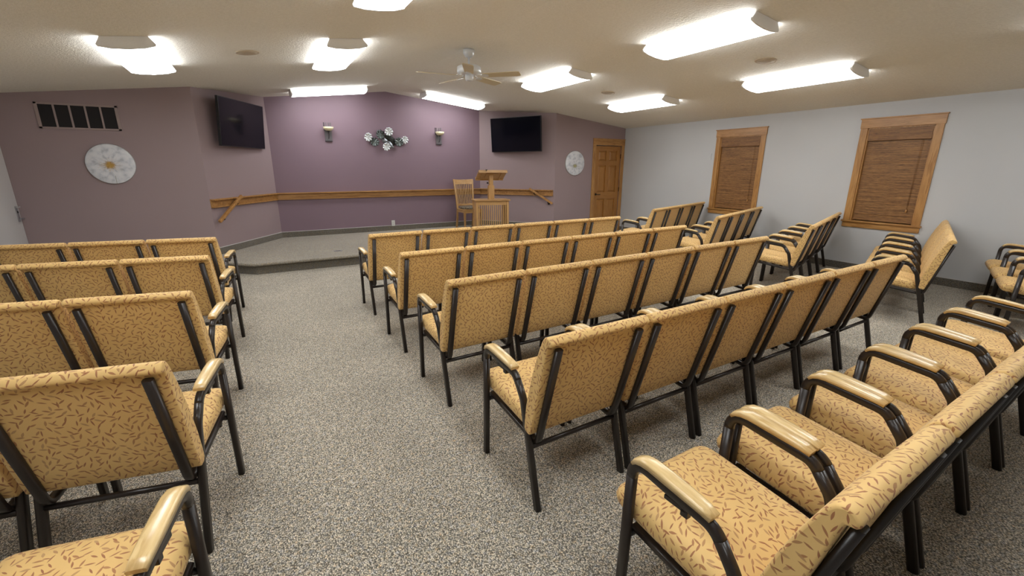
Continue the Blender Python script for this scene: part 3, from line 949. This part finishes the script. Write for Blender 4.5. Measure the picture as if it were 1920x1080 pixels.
# sloping handrails at both ends of the stage
def handrail(side, u0, z0, u1, z1, lab):
    a, b = on_slant(side, u0, 0.085, z0), on_slant(side, u1, 0.085, z1)
    root = tag(empty('handrail', a), lab, 'handrail', 'sloping oak handrails beside the stage')
    MB().bar(Vector((0, 0, 0)), b - a, 0.040, 0.045, (0, 0, 1), 0.008).build('rail_bar', 'oak_x', root)
    n = LN if side == 'L' else RN
    for t in (0.2, 0.8):
        p = (b - a) * t
        mb = MB().cyl(p + Vector((0, 0, -0.02)), p + Vector((0, 0, -0.055)), 0.009, 8)
        mb.cyl(p + Vector((0, 0, -0.05)), p - n * 0.078 + Vector((0, 0, -0.075)), 0.008, 8)
        mb.cyl(p - n * 0.074 + Vector((0, 0, -0.075)), p - n * 0.084 + Vector((0, 0, -0.075)), 0.026, 14)
        mb.build('bracket', 'bronze', root)
handrail('L', 0.63, 1.062, 0.02, 0.70, 'short sloping oak handrail on the left slanted wall')
handrail('R', 1.30, 1.070, 1.86, 0.745, 'short sloping oak handrail on the right slanted wall')

# ================================================================== STAGE FURNITURE
# lectern: slatted base cabinet, post, tilted reading desk
lec = tag(empty('lectern', (3.80, 8.0, ZS), math.radians(-13.5)), 'honey oak lectern with slatted base and tilted reading desk', 'lectern')
LW, LDp, LH = 0.68, 0.34, 0.715
for (x, y) in ((0, 0), (LW - 0.05, 0), (0, LDp - 0.05), (LW - 0.05, LDp - 0.05)):
    MB().box(x, x + 0.05, y, y + 0.05, 0, LH, 0.003).build('corner_post', 'maple_z', lec)
MB().box(0.05, LW - 0.05, 0.008, 0.03, LH - 0.085, LH, 0.002).build('top_rail', 'maple_x', lec)
MB().box(0.05, LW - 0.05, 0.008, 0.03, 0.0, 0.10, 0.002).build('bottom_rail', 'maple_x', lec)
for k in range(14):
    x = 0.072 + (LW - 0.144) * k / 13
    MB().box(x - 0.009, x + 0.009, 0.013, 0.025, 0.10, LH - 0.085, 0.001).build('slat', 'maple_z', lec)
for x0 in (0.010, LW - 0.028):
    MB().box(x0, x0 + 0.018, 0.05, LDp - 0.05, 0.0, LH, 0.001).build('side_panel', 'maple_z', lec)
MB().box(0.05, LW - 0.05, LDp - 0.05, LDp - 0.035, LH - 0.085, LH, 0.001).build('back_rail', 'maple_x', lec)
MB().box(-0.028, LW + 0.028, -0.03, LDp + 0.03, LH, LH + 0.022, 0.004).build('base_top', 'maple_x', lec)
PX, PY = LW / 2 + 0.01, LDp / 2
MB().box(PX - 0.058, PX + 0.058, PY - 0.05, PY + 0.05, LH + 0.022, 1.01, 0.003).build('outer_post', 'maple_z', lec)
MB().box(PX - 0.040, PX + 0.040, PY - 0.034, PY + 0.034, 0.98, 1.215, 0.003).build('inner_post', 'maple_z', lec)
MB().cyl((PX - 0.058, PY, 1.06), (PX - 0.085, PY, 1.06), 0.016, 14).build('clamp_knob', 'bronze', lec)
desk_m = Matrix.Translation((PX + 0.01, PY + 0.01, 1.205)) @ Matrix.Rotation(math.radians(-27), 4, 'X')
dk = MB().box(-0.29, 0.29, -0.19, 0.19, 0.0, 0.022, 0.003, desk_m).build('reading_desk', 'maple_x', lec)
mb = MB()
for q in ((-0.29, 0.29, -0.19, -0.172, -0.035, 0.0), (-0.29, 0.29, 0.172, 0.19, -0.02, 0.045), (-0.20, -0.182, -0.17, 0.17, -0.022, 0.0), (0.182, 0.20, -0.17, 0.17, -0.022, 0.0)):
    mb.box(*q, 0.002, desk_m)
mb.build('desk_lip', 'maple_x', dk)
MB().box(-0.12, 0.12, -0.10, 0.10, -0.02, 0.0, 0.002, desk_m).build('mount_plate', 'maple_x', dk)
mc = MB().cyl((PX - 0.135, PY - 0.17, 1.285), (PX - 0.135, PY - 0.19, 1.312), 0.005, 8)
mc.box(PX - 0.155, PX - 0.115, PY - 0.20, PY - 0.18, 1.306, 1.322, 0.004)
mc.build('microphone_clip', 'black', dk)

# wooden slat-back chair behind the lectern
sc = tag(empty('slat_back_chair', (4.245, 9.30, ZS), math.pi), 'honey oak slat-back chair with dark cushion behind the lectern', 'chair')
def bar_obj(name, a, b, w, h, mat='maple_z', up=(0, 1, 0), parent=sc, bev=0.004):
    return MB().bar(a, b, w, h, up, bev).build(name, mat, parent)
# local: +y is the front of the chair; the back stands at y = -0.22
for s in (-1, 1):
    mb = MB()
    pts = [(s * 0.205, -0.285, 0.0), (s * 0.200, -0.235, 0.22), (s * 0.198, -0.215, 0.43), (s * 0.210, -0.245, 0.72), (s * 0.232, -0.315, 1.085)]
    rings = []
    for p in pts:
        rings.append([(p[0] - 0.019, p[1] - 0.016, p[2]), (p[0] + 0.019, p[1] - 0.016, p[2]), (p[0] + 0.019, p[1] + 0.016, p[2]), (p[0] - 0.019, p[1] + 0.016, p[2])])
    mb.loft(rings, True, False)
    mb.build('leg', 'maple_z', sc)
    mb = MB().loft([[(s * 0.205 + a * q, 0.20 + b * q, z) for a, b in ((-1, -1), (1, -1), (1, 1), (-1, 1))] for z, q in ((0.0, 0.014), (0.43, 0.022))], True, False)
    mb.build('leg', 'maple_z', sc)
    MB().bar((s * 0.2, -0.20, 0.40), (s * 0.2, 0.19, 0.40), 0.022, 0.06, (0, 0, 1), 0.002).build('side_apron', 'maple_x', sc)
MB().box(-0.2, 0.2, 0.19, 0.212, 0.365, 0.43, 0.002).build('front_apron', 'maple_x', sc)
MB().box(-0.2, 0.2, -0.225, -0.205, 0.37, 0.43, 0.002).build('rear_apron', 'maple_x', sc)
MB().box(-0.225, 0.225, -0.20, 0.225, 0.43, 0.447, 0.005).build('seat', 'maple_x', sc)
def bowed(z0, z1, y0, y1, hw0, hw1, sag):
    mb = MB()
    rings = []
    for k in range(9):
        t = -1 + 2 * k / 8
        dy = -sag * (1 - t * t)
        rings.append([(t * hw0, y0 + dy - 0.011, z0), (t * hw0, y0 + dy + 0.011, z0), (t * hw1, y1 + dy + 0.011, z1 + 0.012 * t * t), (t * hw1, y1 + dy - 0.011, z1 + 0.012 * t * t)])
    return mb.loft(rings, True, False)
bowed(0.985, 1.085, -0.295, -0.318, 0.222, 0.250, 0.03).build('crest_rail', 'maple_x', sc)
bowed(0.50, 0.54, -0.222, -0.226, 0.19, 0.19, 0.02).build('lower_back_rail', 'maple_x', sc)
for k in range(9):
    t = -0.86 + 1.72 * k / 8
    a = (t * 0.175, -0.225 - 0.02 * (1 - t * t), 0.53)
    b = (t * 0.205, -0.297 - 0.03 * (1 - t * t), 0.99)
    bar_obj('back_slat', a, b, 0.016, 0.010, 'maple_z', (0, 1, 0.2), sc, 0.002)
mb = MB()
rings = []
for z, q in ((0.447, 0.88), (0.452, 0.97), (0.470, 1.0), (0.490, 0.95), (0.500, 0.80), (0.505, 0.4)):
    ring = []
    for i in range(32):
        a = 2 * math.pi * i / 32
        ca, sa = math.cos(a), math.sin(a)
        ring.append((0.205 * q * math.copysign(abs(ca) ** 0.55, ca), 0.005 + 0.195 * q * math.copysign(abs(sa) ** 0.55, sa), z))
    rings.append(ring)
mb.loft(rings, True, True).build('seat_cushion', 'cushion', sc)

# ================================================================== ARMCHAIRS
HW = 0.2625                                            # leg centre from chair centre
PITCH_X = 0.579
def super_ring(cx, cy, hx, hy, e, n, zf):
    out = []
    for i in range(n):
        a = 2 * math.pi * (i + 0.5) / n
        ca, sa = math.cos(a), math.sin(a)
        x = cx + hx * math.copysign(abs(ca) ** e, ca)
        y = cy + hy * math.copysign(abs(sa) ** e, sa)
        out.append((x, y, zf(x, y)))
    return out
def make_chair():
    root = empty('upholstered_armchair')
    # --- seat cushion: puffed, tipped up to the front
    cy, hy, hx = 0.352, 0.243, 0.243
    base = lambda y: 0.345 + 0.115 * (y - 0.12)
    rings = []
    for q, h in ((0.93, 0.0), (0.985, 0.010), (1.0, 0.030), (1.0, 0.050), (0.975, 0.068), (0.92, 0.080), (0.80, 0.089), (0.60, 0.096), (0.35, 0.100), (0.12, 0.101)):
        inset = (1 - q)
        rings.append(super_ring(0, cy, hx - inset * 0.24, hy - inset * 0.24, 0.16 if q > 0.7 else 0.3, 48, lambda x, y, h=h: base(y) + h - (0.020 * max(0, (y - 0.50) / 0.095) ** 2 if h > 0.04 else 0)))
    MB().loft(rings, True, True).build('seat', 'fabric', root, uv=True)
    # --- back pad: side profile pulled across, rolled top that overhangs the rear
    prof = [(0.100, 0.388), (0.098, 0.43), (0.088, 0.50), (0.070, 0.575), (0.044, 0.665), (0.012, 0.755), (-0.014, 0.815), (-0.027, 0.842), (-0.042, 0.860), (-0.060, 0.868), (-0.078, 0.864), (-0.089, 0.852), (-0.092, 0.846), (-0.091, 0.837), (-0.084, 0.830), (-0.066, 0.827),
            (-0.061, 0.81), (-0.010, 0.60), (0.030, 0.45), (0.050, 0.377), (0.060, 0.368), (0.082, 0.370), (0.094, 0.377)]
    prof = [(y, z + 0.030 * max(0.0, z - 0.37)) for y, z in prof]
    rings = []
    for x, k in ((-0.2785, 0.008), (-0.2768, 0.003), (-0.2735, 0.0005), (-0.266, 0.0), (-0.13, -0.003), (0.0, -0.004), (0.13, -0.003), (0.266, 0.0), (0.2735, 0.0005), (0.2768, 0.003), (0.2785, 0.008)):
        ring = []
        for i, p in enumerate(prof):
            p0, p1 = Vector(prof[i - 1]), Vector(prof[(i + 1) % len(prof)])
            t = (p1 - p0).normalized()
            nrm = Vector((t.y, -t.x))
            kk = k if k > 0 else (k if i < 8 else 0.0)
            q = Vector(p) - nrm * kk
            ring.append((x, q.x, q.y))
        rings.append(ring)
    MB().loft(rings, True, True).build('backrest', 'fabric', root, uv=True)
    # --- metal frame
    arc = fillet([(0.505, 0.0), (0.490, 0.640), (0.20, 0.608), (0.132, 0.515), (0.0, 0.0)], [0.058, 0.07, 0.09], 7)
    top = [i for i, p in enumerate(arc) if p.y > 0.555]
    i0, i1 = top[0], top[-1]
    for s in (-1, 1):
        sweep_yz(MB(), arc[:i0 + 1], s * HW, 0.027, 0.036).build('leg', 'frame', root)
        sweep_yz(MB(), arc[i1:], s * HW, 0.027, 0.036).build('leg', 'frame', root)
        sweep_yz(MB(), arc[i0:i1 + 1], s * HW, 0.027, 0.036).build('arm_tube', 'frame', root)
        # wooden armrest: bent strip with a tapering, rounded section
        path = [(0.484, 0.634), (0.470, 0.650), (0.447, 0.6605), (0.415, 0.664), (0.36, 0.6595), (0.29, 0.652), (0.235, 0.645), (0.205, 0.636)]
        rings = []
        for k, (y, z) in enumerate(path):
            a = Vector(path[max(0, k - 1)])
            b = Vector(path[min(len(path) - 1, k + 1)])
            t = (b - a).normalized()
            n = Vector((t.y, -t.x))
            if n.y < 0:
                n = -n
            w = (0.019, 0.0215, 0.0235, 0.025, 0.0255, 0.025, 0.0235, 0.0215)[k]
            th = (0.006, 0.009, 0.011, 0.0115, 0.0115, 0.011, 0.010, 0.008)[k]
            ring = []
            for (u, v) in ((-0.96, -1), (-1, 0.35), (-0.93, 0.76), (-0.72, 0.96), (0, 1.04), (0.72, 0.96), (0.93, 0.76), (1, 0.35), (0.96, -1)):
                q = Vector((y, z)) + n * (v * th)
                ring.append((s * HW + u * w, q.x, q.y))
            rings.append(ring)
        MB().loft(rings, True, True).build('armrest', 'arm_wood', root)
        # bar behind the back that bends forward under the seat
        pth = fillet([(-0.079, 0.825), (0.056, 0.312), (0.30, 0.343), (0.49, 0.366)], [0.045, 0.0], 6)
        sweep_yz(MB(), pth, s * 0.229, 0.034, 0.024, 0.005).build('back_upright', 'frame', root)
    MB().cyl((-HW + 0.012, 0.074, 0.292), (HW - 0.012, 0.074, 0.292), 0.0125, 10).build('crossbar', 'frame', root)
    MB().cyl((-HW + 0.012, 0.497, 0.335), (HW - 0.012, 0.497, 0.335), 0.0125, 10).build('crossbar', 'frame', root)
    return root
chair0 = make_chair()
clip_mesh = MB().box(-0.009, 0.009, -0.045, 0.030, -0.014, 0.0, 0.002).box(-0.009, 0.009, -0.052, -0.028, -0.028, -0.004, 0.002).mesh('gang_bracket')
clip_mesh.materials.append(MAT['frame'])
ORD = ['first', 'second', 'third', 'fourth', 'fifth', 'sixth']
first = [True]
def place_chair(x, y, rz, label, group, clip=0):
    o = chair0 if first[0] else copy_tree(chair0)
    first[0] = False
    o.location = (x, y, 0)
    o.rotation_euler = (0, 0, rz)
    tag(o, label, 'chair', group)
    if clip:
        PENDING.append((o, clip))
    return o
PENDING = []
def row(foot, ang, n, side, lab, group, idx=None, clip=False, word='the aisle'):
    """foot: rear foot of the end chair (its left foot when side = +1, right foot when -1); chairs run away from it"""
    a = math.radians(ang)
    ex, ey = Vector((math.cos(a), math.sin(a))), Vector((-math.sin(a), math.cos(a)))
    for k in (range(n) if idx is None else idx):
        c = Vector(foot) + ex * side * (HW + k * PITCH_X)
        place_chair(c.x, c.y, a, lab % ORD[k], group, (-side if (clip and k == 0) else 0))
T = 'leaf-print tan armchair, %s from the aisle, '
for foot, ang, r in (((0.965, 4.600), 1.0, 0), ((0.957, 3.470), 1.2, 1), ((0.950, 2.462), 1.6, 2), ((0.951, 1.400), 1.0, 3), ((0.957, 0.356), 1.8, 4)):
    row(foot, ang, 6, 1, T + ORD[r] + ' row of the middle block', 'armchairs in the middle block', None, True)
fwL = Vector((math.sin(math.radians(12.5)), math.cos(math.radians(12.5)))) * 0.505
for ff, n, r in (((-0.264, 5.612), 4, 0), ((-0.254, 4.575), 3, 1), ((-0.258, 3.426), 2, 2), ((-0.241, 2.378), 2, 3), ((-0.283, 1.415), 1, 4)):
    row(tuple(Vector(ff) - fwL), -12.5, n, -1, T + ORD[r] + ' row of the left block', 'armchairs in the left block', None, True)
TR = 'leaf-print tan armchair, %s from the aisle, '
for foot, r, idx in (((5.68, 5.22), 0, None), ((5.62, 3.99), 1, None), ((5.68, 2.78), 2, None), ((5.70, 1.54), 3, None), ((5.74, 0.42), 4, (1, 2, 3))):
    row(foot, 17.6, 4, 1, TR + ORD[r] + ' row of the window block', 'armchairs in the block by the windows', idx)
for o, s in PENDING:
    c = bpy.data.objects.new('gang_bracket', clip_mesh)
    COL.objects.link(c)
    c.parent = o
    c.location = (s * HW, 0.33, 0.604)
